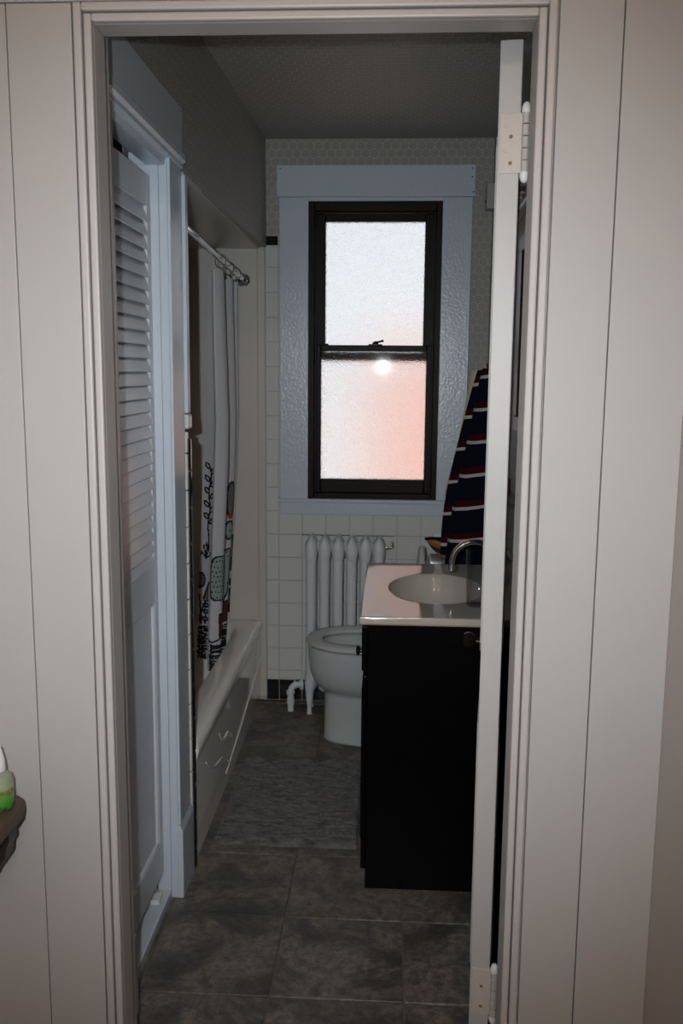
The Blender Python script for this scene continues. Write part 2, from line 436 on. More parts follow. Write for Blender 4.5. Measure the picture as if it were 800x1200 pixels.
for (a, b2, prj, nm) in ((0.0, .0135, .016, 'inner_bead'), (.0155, .0295, .021, 'outer_bead')):
    part(nm, boxes((OX0-b2, OX0-a, YF-prj, YF, 0, OZ+b2), bevel=.0035), 'trim_warm', tr)
    part(nm, boxes((OX1+a, OX1+b2, YF-prj, YF, 0, OZ+b2), bevel=.0035), 'trim_warm', tr)
    part('head_'+nm, boxes((OX0-a, OX1+a, YF-prj+.0003, YF, OZ+a, OZ+b2), bevel=.0035), 'trim_warm', tr)

# bathroom door, swung past square, its hinge edge towards the camera
d1 = S(empty('door_1', (.21, 1.735, 0)))
TH, DW, ang = .0405, .66, math.atan(.122)
def drot(bm):      # local: u across thickness (0..TH to the right), v along width
    for v in bm.verts:
        u, w = v.co.x, v.co.y
        v.co.x = .184 + u*math.cos(ang) + w*math.sin(ang)
        v.co.y = 1.742 - u*math.sin(ang) + w*math.cos(ang)
    return bm
part('leaf', drot(boxes((0, TH, 0, DW, .012, 2.088), bevel=.002)), 'door_paint', d1)
for z0, z1 in ((.20, .78), (.92, 1.95)):
    for u0, u1 in ((-.004, .0), (TH, TH+.004)):
        bm = NEW()
        for w0, w1, a, b2 in ((.11, .55, z0, z0+.018), (.11, .55, z1-.018, z1), (.11, .128, z0, z1), (.532, .55, z0, z1)):
            add_box(bm, u0, u1, w0, w1, a, b2, bevel=.001, seg=1)
        part('panel_moulding', drot(bm), 'door_paint', d1)
for s in (-1, 1):
    bm = NEW(); prof = [(.026, 0), (.026, .004), (.010, .007), (.009, .022), (.020, .030), (.025, .042), (.020, .054), (.004, .058)]
    uu = 0 if s < 0 else TH
    add_lathe(bm, (0, 0, 0), [(r, uu+s*h) for r, h in prof], 18, axis='x')
    for v in bm.verts: v.co.y += .595; v.co.z += .795
    part('knob', drot(bm), 'bronze', d1, smooth=True)
for zc, hh in ((1.910, .052), (.215, .052)):
    hg = part('hinge', drot(boxes((.004, TH+.003, -.0028, .001, zc-hh, zc+hh), bevel=.0008)), 'hinge', d1)
    bm = NEW(); add_box(bm, TH+.003, RX1-.184-.002, -.0032, -.0004, zc-hh, zc+hh)
    part('hinge_leaf', drot(bm), 'hinge', hg)
    for k in range(5):
        a = zc-hh+k*2*hh/5; bm = NEW()
        add_tube(bm, [(TH+.0095, -.006, a+.0012), (TH+.0095, -.006, a+2*hh/5-.0012)], .0068, 12)
        part('knuckle', drot(bm), 'hinge', hg, smooth=True)
    for s in (-1, 1):
        bm = NEW(); add_lathe(bm, (TH+.0095, -.006, zc+s*(hh+.003)), [(.002, -.005*1), (.008, -.004), (.009, .003), (.006, .012), (.002, .015)] if s > 0 else [(.002, -.015), (.006, -.012), (.009, -.003), (.008, .004), (.002, .005)], 12)
        part('finial', drot(bm), 'white_plastic', hg, smooth=True)
    for k, (du, dz) in enumerate(((.014, .03), (.024, .012), (.014, -.012), (.024, -.034))):
        bm = NEW(); add_lathe(bm, (du, -.0028, zc+dz), [(.0005, -.0008), (.003, -.0007), (.0036, 0), (.003, .001)], 10, axis='y')
        part('screw', drot(bm), 'rust' if k % 2 else 'hinge', hg)

# closet surround and louvred door
tc = S(empty('trim_3', (XW, 2.2, 0)))
CF = XW+.009
part('side_casing', boxes((XW, CF, 2.375, 2.503, .222, 2.052), bevel=.0025), 'blue_trim', tc, lean=True)
part('side_casing', boxes((XW, CF, 1.785, 1.90, .222, 2.052), bevel=.0025), 'blue_trim', tc, lean=True)
part('plinth_block', boxes((XW, CF+.007, 2.369, 2.508, 0, .205), bevel=.003), 'blue_trim', tc, lean=True)
part('plinth_block', boxes((XW, CF+.007, 1.779, 1.903, 0, .205), bevel=.003), 'blue_trim', tc, lean=True)
bm = NEW(); add_prism(bm, [(XW, .205), (CF+.007, .205), (CF, .222), (XW, .222)], 'y', 2.369, 2.508)
part('plinth_cap', bm, 'blue_trim', tc, lean=True)
part('painted_shadow_line', boxes((XW-.002, XW+.004, 1.74, 2.519, 2.066, 2.1885)), 'dark', tc, lean=True)  # dark strip painting the shadow line along the header's top and far end
part('header_board', boxes((XW, CF+.003, 1.74, 2.515, 2.066, 2.186), bevel=.002), 'closet', tc, lean=True)
bm = NEW(); add_prism(bm, [(XW-.05, 2.012), (XW-.004, 2.012), (XW, 2.03), (CF+.004, 2.034), (CF+.004, 2.044), (CF+.012, 2.05), (CF+.012, 2.066), (XW-.05, 2.066)], 'y', 1.74, 2.508)
part('header_moulding', bm, 'blue_trim', tc, lean=True)
part('side_jamb', boxes((-.68, XW+.002, 2.371, 2.40, 0, 2.045), bevel=.002), 'blue_trim', tc, lean=True)
part('stop_bead', boxes((-.68, XW-.018, 2.360, 2.3705, 0, 2.012), bevel=.002), 'blue_trim', tc, lean=True)
part('sill', boxes((-.72, -.606, 1.80, 2.366, 0, .03), bevel=.004), 'blue_trim', tc)

d2 = S(empty('door_2', (-.635, 2.15, .05)))
DX = -.622          # face of the closet door at mid height
DY0, DY1 = 1.956, 2.358
DB, DT = .088, 1.984
part('stile', boxes((DX-.028, DX, 2.324, DY1, DB, DT), bevel=.002), 'closet', d2, lean=True)
part('stile', boxes((DX-.028, DX, DY0, 1.996, DB, DT), bevel=.002), 'closet', d2, lean=True)
for a, b2, nm in ((1.905, DT, 'top_rail'), (.885, .995, 'middle_rail'), (DB, .19, 'bottom_rail')):
    part(nm, boxes((DX-.027, DX-.0005, 1.996, 2.324, a, b2), bevel=.0015), 'closet', d2, lean=True)
pn = part('panel', boxes((DX-.018, DX-.010, 1.993, 2.327, .185, .89)), 'closet', d2, lean=True)
for (a, b2, c2, d) in ((1.996, 2.324, .19, .197), (1.996, 2.324, .878, .885)):
    part('panel_bead', boxes((DX-.011, DX-.002, a, b2, c2, d), bevel=.002), 'closet', d2, lean=True)
part('panel_bead', boxes((DX-.011, DX-.002, 2.317, 2.324, .19, .885), bevel=.002), 'closet', d2, lean=True)
part('panel_bead', boxes((DX-.011, DX-.002, 1.996, 2.003, .19, .885), bevel=.002), 'closet', d2, lean=True)
NS = 27; st = (1.905-.995)/NS
for k in range(NS):
    zc = .995+(k+.5)*st
    bm = NEW()
    add_prism(bm, [(DX+.0005, zc-.024), (DX+.0035, zc-.0215), (DX-.0125, zc+.0235), (DX-.0165, zc+.0225)], 'y', 1.992, 2.328)
    part('slat', bm, 'closet', d2, lean=True)
for zc in (1.80, .98, .30):
    part('hinge', boxes((DX-.004, DX+.004, DY0-.012, DY0+.001, zc-.035, zc+.035), bevel=.001), 'bronze', d2, lean=True)
part('pivot_bracket', boxes((-.650, -.622, 2.285, 2.325, .03, .044), bevel=.001), 'white_plastic', d2)
part('pivot_pin', add_tube(NEW(), [(-.640, 2.324, .044), (-.640, 2.324, .08)], .006, 10), 'steel', d2, smooth=True)

# window
w1 = S(empty('window_1', (-.08, YB, .877)))
YC = YB-.022
for n, b2 in (('head_casing', (-.497, .333, YC-.004, YB+.002, 2.222, 2.350)), ('side_casing', (-.487, -.363, YC, YB+.002, .935, 2.2215)),
              ('side_casing', (.200, .324, YC, YB+.002, .935, 2.2215)), ('apron', (-.487, .324, YC, YB+.002, .872, .928)), ('stool', (-.496, .333, YC-.02, YB+.04, .928, .944))):
    part(n, boxes(b2, bevel=.003), 'blue_trim', w1)
part('head_reveal', boxes((-.363, .200, YC+.002, YB+.01, 2.206, 2.2215)), 'blue_trim', w1)
# dark frame lining
bm = boxes((WX0, -.338, YB-.012, 4.10, .944, 2.205), (.176, WX1, YB-.012, 4.10, .944, 2.205), (-.338, .176, YB-.012, 4.10, 2.168, 2.205), (-.338, .176, YB-.012, 4.10, .944, .968), bevel=.003)
part('frame', bm, 'frame_brown', w1)
bm = boxes((-.338, -.328, YB+.004, YB+.018, .968, 2.168), (.166, .176, YB+.004, YB+.018, .968, 2.168), (-.328, .166, YB+.004, YB+.018, 2.158, 2.168), bevel=.002)
part('inner_stop', bm, 'frame_brown', w1)
def sash(name, y0, y1, x0, x1, z0, z1, gx0, gx1, gz0, gz1):
    s = part(name, boxes((x0, gx0, y0, y1, z0, z1), (gx1, x1, y0, y1, z0, z1), (gx0, gx1, y0, y1, z0, gz0), (gx0, gx1, y0, y1, gz1, z1), bevel=.0035), 'frame_brown', w1)
    part('pane', boxes((gx0-.002, gx1+.002, (y0+y1)/2-.002, (y0+y1)/2+.003, gz0-.002, gz1+.002)), 'glass', s)
    return s
us = sash('upper_sash', YB+.058, YB+.094, -.336, .174, 1.545, 2.166, -.296, .132, 1.585, 2.135)
ls = sash('lower_sash', YB+.019, YB+.055, -.334, .172, .966, 1.612, -.311, .147, 1.026, 1.587)
bm = NEW(); add_box(bm, -.105, -.045, YB+.02, YB+.045, 1.612, 1.617, bevel=.001)
add_lathe(bm, (-.075, YB+.032, 1.617), [(.013, 0), (.014, .004), (.010, .010), (.003, .013)], 14)
add_tube(bm, [(-.075, YB+.032, 1.624), (-.055, YB+.026, 1.628), (-.04, YB+.024, 1.632)], [.005, .004, .0055], 8)
part('sash_lock', bm, 'bronze', ls, smooth=True)
for x in (-.31, .13): part('tilt_latch', boxes((x, x+.03, YB+.021, YB+.05, 1.612, 1.618), bevel=.001), 'frame_brown', ls)
for x in (-.155, -.02): part('finger_lift', boxes((x, x+.02, YB+.010, YB+.020, 1.0, 1.006), bevel=.001), 'frame_brown', ls)
for k, (x, z) in enumerate(((.318, 2.335), (.318, 2.30), (.325, 2.24), (-.482, 2.335))):
    bm = NEW(); add_lathe(bm, (x, YC-.0045, z), [(.0005, -.0006), (.0028, -.0004), (.003, .001)], 8, axis='y'); part('nail_head', bm, 'bronze', w1)

# outside: a brick house and a yard, seen only as blur through the obscure panes
S(finish('wall_neighbour', boxes((-.14, 3.6, 4.95, 5.25, -1.0, 1.60)), 'brick'))
S(finish('ground', boxes((-6, 6, 4.3, 12, -1.06, -1.0)), 'ground'))

# ================================================================== THINGS
# ---- bathtub
tb = tag(empty('bathtub', (-.93, 3.24, 0)), 'off-white built-in bathtub in the tiled alcove beside the closet', 'bathtub')
bm = NEW(); secs = []
for (x1, x0, y0, y1, r, z) in ((-.580, -1.297, 2.556, 3.948, .006, .002), (-.5735, -1.297, 2.556, 3.948, .006, .31), (-.5733, -1.297, 2.556, 3.948, .006, .32), (-.570, -1.297, 2.556, 3.948, .008, .335), (-.5655, -1.297, 2.555, 3.949, .012, .352),
        (-.564, -1.297, 2.555, 3.949, .014, .366), (-.569, -1.297, 2.556, 3.948, .02, .379), (-.581, -1.29, 2.565, 3.94, .03, .3865), (-.60, -1.28, 2.59, 3.92, .05, .389),
        (-.650, -1.245, 2.66, 3.87, .09, .388), (-.664, -1.232, 2.675, 3.855, .1, .382), (-.672, -1.224, 2.685, 3.845, .105, .366), (-.69, -1.21, 2.72, 3.82, .12, .24), (-.72, -1.18, 2.80, 3.77, .13, .12), (-.77, -1.13, 2.90, 3.70, .12, .085)):
    secs.append(rrect(x0, x1, y0, y1, r, z))
add_loft(bm, secs); part('basin', bm, 'tub', tb, smooth=True)
def ap(y, z): return (-.5795+.0065*z/.31, y, z)
rib = [(3.07, .056), (3.117, .061), (3.27, .083), (3.43, .11), (3.60, .143), (3.78, .179), (3.93, .21)]
part('apron_rib', add_tube(NEW(), [ap(*q) for q in rib], .0035, 8), 'tub', tb, smooth=True)
for (y0, z0, y1, z1) in ((2.713, .256, 3.125, .076), (2.931, .263, 3.19, .146)):
    pts = [(-.5745-.002*k/24, y0+(y1-y0)*k/24, z0+(z1-z0)*k/24-.020*math.sin(2*PI*k/24)*(1-.3*k/24)) for k in range(25)]
    part('apron_wave', add_tube(NEW(), pts, [.0015+.0035*math.sin(PI*min(1, k/18+.1)) if k < 12 else .0045 for k in range(25)], 8), 'tub', tb, smooth=True)
part('drain', add_lathe(NEW(), (-.95, 3.6, .086), [(.002, .001), (.02, .004), (.024, .002), (.025, 0)], 18), 'chrome', tb, smooth=True)

# ---- curtain rod and shower curtain
rod = tag(empty('curtain_rod', (-.645, 3.25, 1.9)), 'slim chrome shower curtain rod across the tub alcove', 'curtain rod')
RODA, RODB = Vector((-.648, 2.548, 1.952)), Vector((-.640, 3.950, 1.882))
part('bar', add_tube(NEW(), [RODA, (RODA+RODB)/2, RODB], .0115, 14), 'chrome', rod, smooth=True)
for p, h in ((RODA, 1), (RODB, -1)):
    part('flange', add_lathe(NEW(), p, [(.005, .012*h), (.016, .010*h), (.026, .003*h), (.027, -.002*h)], 18, axis='y'), 'chrome', rod, smooth=True)

cu = tag(empty('shower_curtain', (-.68, 3.65, .3)), 'bunched white shower curtain printed with line-drawn plants and a cactus', 'shower curtain')
CTRL = [(-.752, 3.60), (-.700, 3.575), (-.682, 3.52), (-.672, 3.40), (-.645, 3.395), (-.622, 3.43), (-.648, 3.54), (-.692, 3.62), (-.690, 3.67), (-.640, 3.72), (-.675, 3.80), (-.703, 3.835), (-.690, 3.86), (-.652, 3.875), (-.690, 3.905), (-.705, 3.925)]
def catmull(P, n):
    P = [Vector(p) for p in P]; P = [2*P[0]-P[1]] + P + [2*P[-1]-P[-2]]; out = []
    for i in range(1, len(P)-2):
        a, b2, c2, d = P[i-1], P[i], P[i+1], P[i+2]
        for k in range(n):
            u = k/n
            out.append(.5*((2*b2)+(-a+c2)*u+(2*a-5*b2+4*c2-d)*u*u+(-a+3*b2-3*c2+d)*u**3))
    out.append(P[-2]); return out
plan = catmull(CTRL, 40)
acc = [0.]
for a, b2 in zip(plan, plan[1:]): acc.append(acc[-1]+(b2-a).length)
arc_ctrl = [acc[i*40] for i in range(len(CTRL))]
NA = 280; A_ = []
j = 0
for i in range(NA+1):
    target = acc[-1]*i/NA
    while j < len(acc)-2 and acc[j+1] < target: j += 1
    u = (target-acc[j])/(acc[j+1]-acc[j]); A_.append(plan[j].lerp(plan[j+1], min(1, max(0, u))))
ZT, ZB, NZ = 1.862, .29, 520
from mathutils import noise as mnoise
verts = []
for k in range(NZ+1):
    z = ZT+(ZB-ZT)*k/NZ; tt = k/NZ
    for i, q in enumerate(A_):
        s = i/NA
        amp = .72+.28*min(1, tt*2.2)
        x = -.668+(q.x+.668)*amp-.062*max(0, tt-.35)**1.0/.65
        y = q.y+.10*tt*(3.95-q.y)/.5
        x += .004*mnoise.noise(Vector((s*9, z*2.2, 3.1)))
        y += .010*mnoise.noise(Vector((s*7, z*1.7, 8.7)))
        verts.append((x, min(y, 3.945), z+.006*math.sin(PI*s*9)*max(0, 1-tt*14)))
faces = [(k*(NA+1)+i, k*(NA+1)+i+1, (k+1)*(NA+1)+i+1, (k+1)*(NA+1)+i) for k in range(NZ) for i in range(NA)]
o0 = Vector((-.68, 3.65, .29))
me = bpy.data.meshes.new('cloth'); me.from_pydata([tuple(Vector(v)-o0) for v in verts], [], faces)
for m_ in INKS: me.materials.append(m_)
for p in me.polygons: p.use_smooth = True
ink = [0]*len(faces)
LEN = acc[-1]
def PA(panel, f):
    i0, i1 = {'A': (0, 1), 'B': (3, 5), 'T': (5, 8), 'C': (8, 9), 'D': (11, 13)}[panel]
    return arc_ctrl[i0]+(arc_ctrl[i1]-arc_ctrl[i0])*f
def VZ(v): return 1.5-(v-436)*.00352
def idx(a, z): return int(a/LEN*NA), int((ZT-z)/(ZT-ZB)*NZ)
def put(i, k, c):
    if 0 <= i < NA and 0 <= k < NZ: ink[k*NA+i] = c
def poly_fill(pts, c):
    i0, k1 = idx(min(p[0] for p in pts), min(p[1] for p in pts)); i1, k0 = idx(max(p[0] for p in pts), max(p[1] for p in pts))
    for i in range(i0, i1+1):
        for k in range(k0, k1+1):
            a = (i+.5)/NA*LEN; z = ZT-(k+.5)/NZ*(ZT-ZB); ins = False
            for (ax, az), (bx, bz) in zip(pts, pts[1:]+pts[:1]):
                if (az > z) != (bz > z) and a < (bx-ax)*(z-az)/(bz-az)+ax: ins = not ins
            if ins: put(i, k, c)
def stroke(pts, c=1, w=.0036):
    for (ax, az), (bx, bz) in zip(pts, pts[1:]):
        n = max(1, int(math.hypot(bx-ax, bz-az)/.0012))
        for q in range(n+1):
            a = ax+(bx-ax)*q/n; z = az+(bz-az)*q/n
            for da in (-w/2, w/2):
                for dz in (-w/2, w/2): put(*idx(a+da, z+dz), c)
def ell(ca, cz, ra, rz, n=24, tilt=0, a0=0, a1=2*PI):
    return [(ca+ra*math.cos(a0+(a1-a0)*k/n)*math.cos(tilt)-rz*math.sin(a0+(a1-a0)*k/n)*math.sin(tilt),
             cz+ra*math.cos(a0+(a1-a0)*k/n)*math.sin(tilt)+rz*math.sin(a0+(a1-a0)*k/n)*math.cos(tilt)) for k in range(n+1)]
# leafy stem on the recessed fold
ax_ = PA('A', .62)
stroke([(ax_+.004*math.sin(k*.7), VZ(548+k*4.2)) for k in range(24)])
for k, v in enumerate((545, 560, 574, 590, 604)):
    stroke(ell(ax_-.013, VZ(v), .015, .007, tilt=-.8), w=.0028)
    stroke(ell(ax_+.014, VZ(v+6), .015, .007, tilt=.8), w=.0028)
for k in range(5):
    an = PI*(.12+.19*k); ca_, cz_ = PA('A', .5), VZ(655)
    stroke([(ca_, cz_), (ca_+.022*math.cos(an-.12), cz_+.055*math.sin(an-.12)), (ca_+.026*math.cos(an), cz_+.066*math.sin(an)), (ca_+.022*math.cos(an+.12), cz_+.055*math.sin(an+.12))], w=.002)
poly_fill(ell(PA('A', .12), VZ(682), .022, .032), 6); stroke(ell(PA('A', .12), VZ(682), .022, .032))
poly_fill([(PA('A', .45), VZ(705)), (PA('A', .9), VZ(682)), (PA('A', .9), VZ(706))], 5)
stroke([(PA('A', .9), VZ(684)), (PA('A', .45), VZ(704)), (PA('A', .55), VZ(707)), (PA('A', .9), VZ(706))], w=.004)
stroke([(PA('A', .1), VZ(700)), (PA('A', .25), VZ(724)), (PA('A', .6), VZ(708)), (PA('A', .7), VZ(735)), (PA('A', .3), VZ(726))], w=.003)
for v in (712, 720, 729): stroke(ell(PA('A', .68), VZ(v), .012, .008))
poly_fill([(PA('A', .12), VZ(725)), (PA('A', .42), VZ(725)), (PA('A', .40), VZ(736)), (PA('A', .15), VZ(736))], 3)
for q in range(60):
    v = 738+q*.85; a = PA('A', random.uniform(.05, .2)); b2 = PA('A', random.uniform(.75, 1.0))
    mid = PA('A', random.uniform(.4, .6))
    if q % 2: stroke([(a, VZ(v)), (mid, VZ(v+random.uniform(-1.2, 1.2)))], w=.002)
    else: stroke([(mid, VZ(v)), (b2, VZ(v+random.uniform(-1.5, 1.5)))], w=.002)
# cactus on the front fold, wrapping into the next one
ca0, ca1 = PA('B', .10), PA('T', .16)
cpoly = [(( ca0+ca1)/2+(ca1-ca0)/2*math.copysign(abs(math.cos(q))**.45, math.cos(q)), VZ(669)+.092*math.copysign(abs(math.sin(q))**.45, math.sin(q))) for q in [2*PI*k/48 for k in range(49)]]
poly_fill(cpoly, 2); stroke(cpoly, w=.0034)
for q in range(8):
    for r in range(4): poly_fill(ell(ca0+.010+.015*r+(.007 if q % 2 else 0), VZ(649+q*6+random.uniform(-1, 1)), .0032, .0042, 10), 1)
poly_fill([(PA('B', .66), VZ(712)), (PA('T', .35), VZ(711)), (PA('T', .30), VZ(741)), (PA('B', .74), VZ(741))], 3)
stroke([(PA('B', .66), VZ(712)), (PA('T', .35), VZ(711)), (PA('T', .30), VZ(741)), (PA('B', .74), VZ(741)), (PA('B', .66), VZ(712))], w=.0034)
stroke([(PA('B', .02), VZ(742)), (PA('B', .3), VZ(745)), (PA('B', .78), VZ(742))], w=.0034)
for q in range(34):
    v = 748+q*1.35
    stroke([(PA('B', random.uniform(.16, .28)), VZ(v)), (PA('B', random.uniform(.45, .6)), VZ(v+random.uniform(-2, 2))), (PA('T', random.uniform(0, .3)), VZ(v+random.uniform(-2, 2)))], w=.0030)
# dark leaf, red berry and mint pads on the folds behind
poly_fill(ell(PA('C', .78), VZ(588), .022, .072), 6); stroke(ell(PA('C', .78), VZ(588), .022, .072), w=.005)
poly_fill(ell(PA('C', .8), VZ(609), .012, .012), 4)
poly_fill(ell(PA('C', .78), VZ(626), .022, .040), 2); stroke(ell(PA('C', .78), VZ(626), .022, .040), w=.0034)
poly_fill([(PA('C', .45), VZ(650)), (PA('C', .95), VZ(648)), (PA('C', .9), VZ(700)), (PA('C', .5), VZ(716))], 2)
stroke([(PA('C', .45), VZ(650)), (PA('C', .95), VZ(648)), (PA('C', .9), VZ(700)), (PA('C', .5), VZ(716))], w=.0034)
for q in range(16): poly_fill(ell(PA('C', random.uniform(.2, .85)), VZ(random.uniform(615, 705)), .003, .004, 8), 1)
poly_fill([(PA('C', .0), VZ(716)), (PA('C', 1), VZ(712)), (PA('C', 1), VZ(740)), (PA('C', .0), VZ(742))], 3)
for v0, v1, c in ((640, 650, 1), (650, 668, 5), (668, 684, 1), (696, 703, 1), (708, 716, 1), (718, 728, 5), (728, 738, 1)):
    poly_fill([(PA('D', .62), VZ(v0)), (PA('D', 1.0), VZ(v0-2)), (PA('D', .98), VZ(v1)), (PA('D', .6), VZ(v1+2))], c)
for q in range(24):
    stroke([(PA('C', .05), VZ(744+q*1.6)), (PA('C', 1), VZ(744+q*1.6+random.uniform(-2, 2)))], w=.003)
me.polygons.foreach_set('material_index', ink); me.update()
link('cloth', me, o0, cu)
for k, i in enumerate((4, 95, 150, 200, 262)):
    p = Vector(verts[i]); f = (p.y-RODA.y)/(RODB.y-RODA.y); q = RODA.lerp(RODB, f)
    bm = NEW(); pts = []
    for a in range(17):
        th = 2*PI*a/16; pts.append((q.x+(.003+.001*k)*math.sin(th*1)+ .016*math.sin(th), q.y+.006*math.cos(th), q.z-.008+.026*math.cos(th)))
    add_tube(bm, pts, .0018, 8, caps=False); part('ring', bm, 'steel', cu, smooth=True)

# ---- radiator
ra = tag(empty('radiator', (-.19, 3.86, 0)), 'white painted cast iron column radiator under the window', 'radiator')
RY0, RY1 = 3.792, 3.925
for k in range(6):
    xc = -.3375+k*.0586
    bm = NEW()
    # outline of the section in the wall-normal plane, thickness swelling over the tubes
    def ringsec(z, hw, hy, peak=0):
        out = []
        for a in range(20):
            th = 2*PI*a/20; ex = .75
            cx, sx = math.cos(th), math.sin(th)
            out.append(Vector((xc+hw*math.copysign(abs(cx)**ex, cx), (RY0+RY1)/2+hy*math.copysign(abs(sx)**ex, sx), z)))
        return out
    hy = (RY1-RY0)/2
    zlow = .105
    add_loft(bm, [ringsec(z, w, h) for z, w, h in ((.676, .021, hy-.012), (.690, .0235, hy-.004), (.704, .0275, hy-.001), (.722, .0290, hy), (.750, .0290, hy-.001), (.764, .0265, hy-.003), (.776, .0195, hy-.007), (.787, .0115, hy-.013), (.797, .0035, hy-.022))])
    add_loft(bm, [ringsec(z, w, h) for z, w, h in ((zlow-.004, .012, hy-.02), (zlow+.008, .026, hy-.006), (zlow+.03, .029, hy), (zlow+.06, .028, hy-.002), (zlow+.075, .022, hy-.006), (zlow+.085, .010, hy-.02))])
    for yc in (RY0+.026, RY1-.026):
        add_tube(bm, [(xc, yc, zlow+.05), (xc, yc, zlow+.09), (xc, yc, .42), (xc, yc, .69), (xc, yc, .73)], [.0245, .0225, .0215, .0225, .0245], 16)
    part('section', bm, 'radiator', ra, smooth=True)
    if k in (0, 5):
        for yc in (RY0+.022, RY1-.022):
            bm = NEW(); add_tube(bm, [(xc-.004, yc, .15), (xc-.004, yc-.002, .09), (xc-.004, yc-.004, .03), (xc-.004, yc-.006, 0)], [.022, .018, .010, .012], 12)
            part('leg', bm, 'radiator', ra, smooth=True)
    if k:
        for z in (.745, .142): part('nipple', add_tube(NEW(), [(xc-.034, 3.858, z), (xc-.025, 3.858, z)], .024, 14), 'radiator', ra, smooth=True)
bm = NEW(); add_tube(bm, [(-.428, 3.84, .0), (-.428, 3.84, .03), (-.428, 3.84, .085), (-.424, 3.841, .105), (-.412, 3.843, .118), (-.395, 3.845, .121), (-.374, 3.85, .121)], .0145, 14)
add_tube(bm, [(-.428, 3.84, .035), (-.428, 3.84, .055)], .0185, 8); add_tube(bm, [(-.428, 3.84, .078), (-.428, 3.84, .092)], .019, 14)
add_tube(bm, [(-.412, 3.843, .12), (-.402, 3.844, .1212)], .019, 14); add_tube(bm, [(-.388, 3.847, .121), (-.376, 3.85, .121)], .026, 8)
part('supply_pipe', bm, 'radiator', ra, smooth=True)
bm = NEW(); add_tube(bm, [(-.03, 3.85, .745), (.008, 3.85, .748), (.018, 3.85, .752)], [.007, .006, .004], 10); add_lathe(bm, (.012, 3.85, .758), [(.004, -.008), (.006, -.004), (.006, .012), (.003, .016)], 10)
part('vent_valve', bm, 'steel', ra, smooth=True)
part('vent_rod', add_tube(NEW(), [(-.385, 3.93, .783), (.02, 3.93, .783)], .003, 8), 'steel', ra, smooth=True)

# ---- toilet
CYT = 3.565
to = tag(empty('toilet', (.05, CYT, 0)), 'white toilet with lid raised, beside the radiator', 'toilet')
def egg(xf, xb, hw, z, n=40, cyy=CYT, flat=1.0):
    out = []; xm = xf+(xb-xf)*.52
    for k in range(n):
        th = 2*PI*k/n; c, s = math.cos(th), math.sin(th)
        a = (xb-xm) if c > 0 else (xm-xf)
        ex = .72 if c > 0 else .92
        out.append(Vector((xm+a*math.copysign(abs(c)**ex, c), cyy+hw*math.copysign(abs(s)**.9, s), z)))
    return out
bm = NEW()
add_loft(bm, [egg(*q) for q in ((-.259, .30, .110, .0), (-.262, .30, .112, .008), (-.259, .30, .109, .022), (-.258, .30, .108, .08), (-.256, .30, .107, .19), (-.259, .30, .111, .207), (-.270, .30, .124, .217), (-.288, .30, .143, .232), (-.305, .30, .159, .258), (-.317, .30, .170, .292),
     (-.323, .30, .176, .33), (-.3255, .30, .178, .365), (-.326, .30, .179, .392), (-.322, .295, .175, .401), (-.29, .15, .142, .402), (-.275, .10, .125, .39), (-.25, .06, .11, .33), (-.16, .0, .06, .25), (-.14, -.04, .03, .235))])
part('bowl', bm, 'porcelain', to, smooth='all')
bm = NEW(); rings = [egg(*q) for q in ((-.270, .075, .112, .413), (-.262, .07, .106, .422), (-.272, .075, .116, .4305), (-.305, .12, .158, .4325), (-.328, .138, .180, .429), (-.334, .14, .185, .420), (-.330, .138, .181, .4125), (-.270, .075, .112, .413))]
add_loft(bm, rings, caps=False); part('seat', bm, 'seat', to, smooth='all')
bm = NEW()
def lidsec(x, g):
    out = []
    for k in range(40):
        th = 2*PI*k/40; c, s = math.cos(th), math.sin(th)
        out.append(Vector((x+.03*(s*.5), CYT+(.182-g)*math.copysign(abs(c)**.9, c), .62+(.19-g)*s)))
    return out
add_loft(bm, [lidsec(.108, .012), lidsec(.106, .004), lidsec(.110, 0), lidsec(.120, 0), lidsec(.125, .004), lidsec(.122, .012)])
part('lid', bm, 'seat', to, smooth=True)
part('tank', boxes((.175, .400, CYT-.215, CYT+.215, .395, .705), bevel=.018), 'porcelain', to, smooth=True)
part('tank_lid', boxes((.163, .404, CYT-.226, CYT+.226, .705, .738), bevel=.010), 'porcelain', to, smooth=True)
bm = NEW(); add_tube(bm, [(.175, CYT-.15, .66), (.160, CYT-.15, .66), (.155, CYT-.12, .655), (.155, CYT-.08, .65)], [.01, .008, .006, .006], 10); part('flush_lever', bm, 'chrome', to, smooth=True)
for s in (-1, 1): part('seat_hinge', add_tube(NEW(), [(.128, CYT+s*.075-.02, .425), (.128, CYT+s*.075+.02, .425)], .011, 12), 'seat', to, smooth=True)

# ---- pouch on the cistern
po = tag(empty('patterned_pouch', (.24, 3.645, .739)), 'small patterned pouch with brown and orange stripes on the toilet tank', 'pouch')
mp, t, b = nt('striped_pouch_fabric'); s_ = sep(t, geo_pos(t))
ph = math_n(t, 'FRACT', math_n(t, 'DIVIDE', math_n(t, 'ADD', s_[2], math_n(t, 'MULTIPLY', s_[0], .35)), .045))
t.links.new(ramp(t, ph, [(0, (.03, .02, .015)), (.2, (.28, .10, .025)), (.55, (.33, .20, .07)), (.8, (.03, .02, .015))], 'CONSTANT'), b.inputs['Base Color'])
b.inputs['Roughness'].default_value = .9
bm = NEW(); secs = []
for k in range(9):
    f = k/8; x = .150+.17*f; hw = .006+.062*f**.7; zt = .828+.006*f; zb = .820-.079*min(1, f*2.4)**.8
    secs.append([Vector((x, 3.640+hw*math.cos(th), (zt+zb)/2+(zt-zb)/2*math.sin(th))) for th in [2*PI*q/20 for q in range(20)]])
add_loft(bm, secs); part('body', bm, mp, po, smooth=True)
bm = NEW(); add_tube(bm, [(.146, 3.630, .829), (.17, 3.610, .836), (.21, 3.593, .838), (.26, 3.582, .838), (.31, 3.575, .838)], .006, 8)
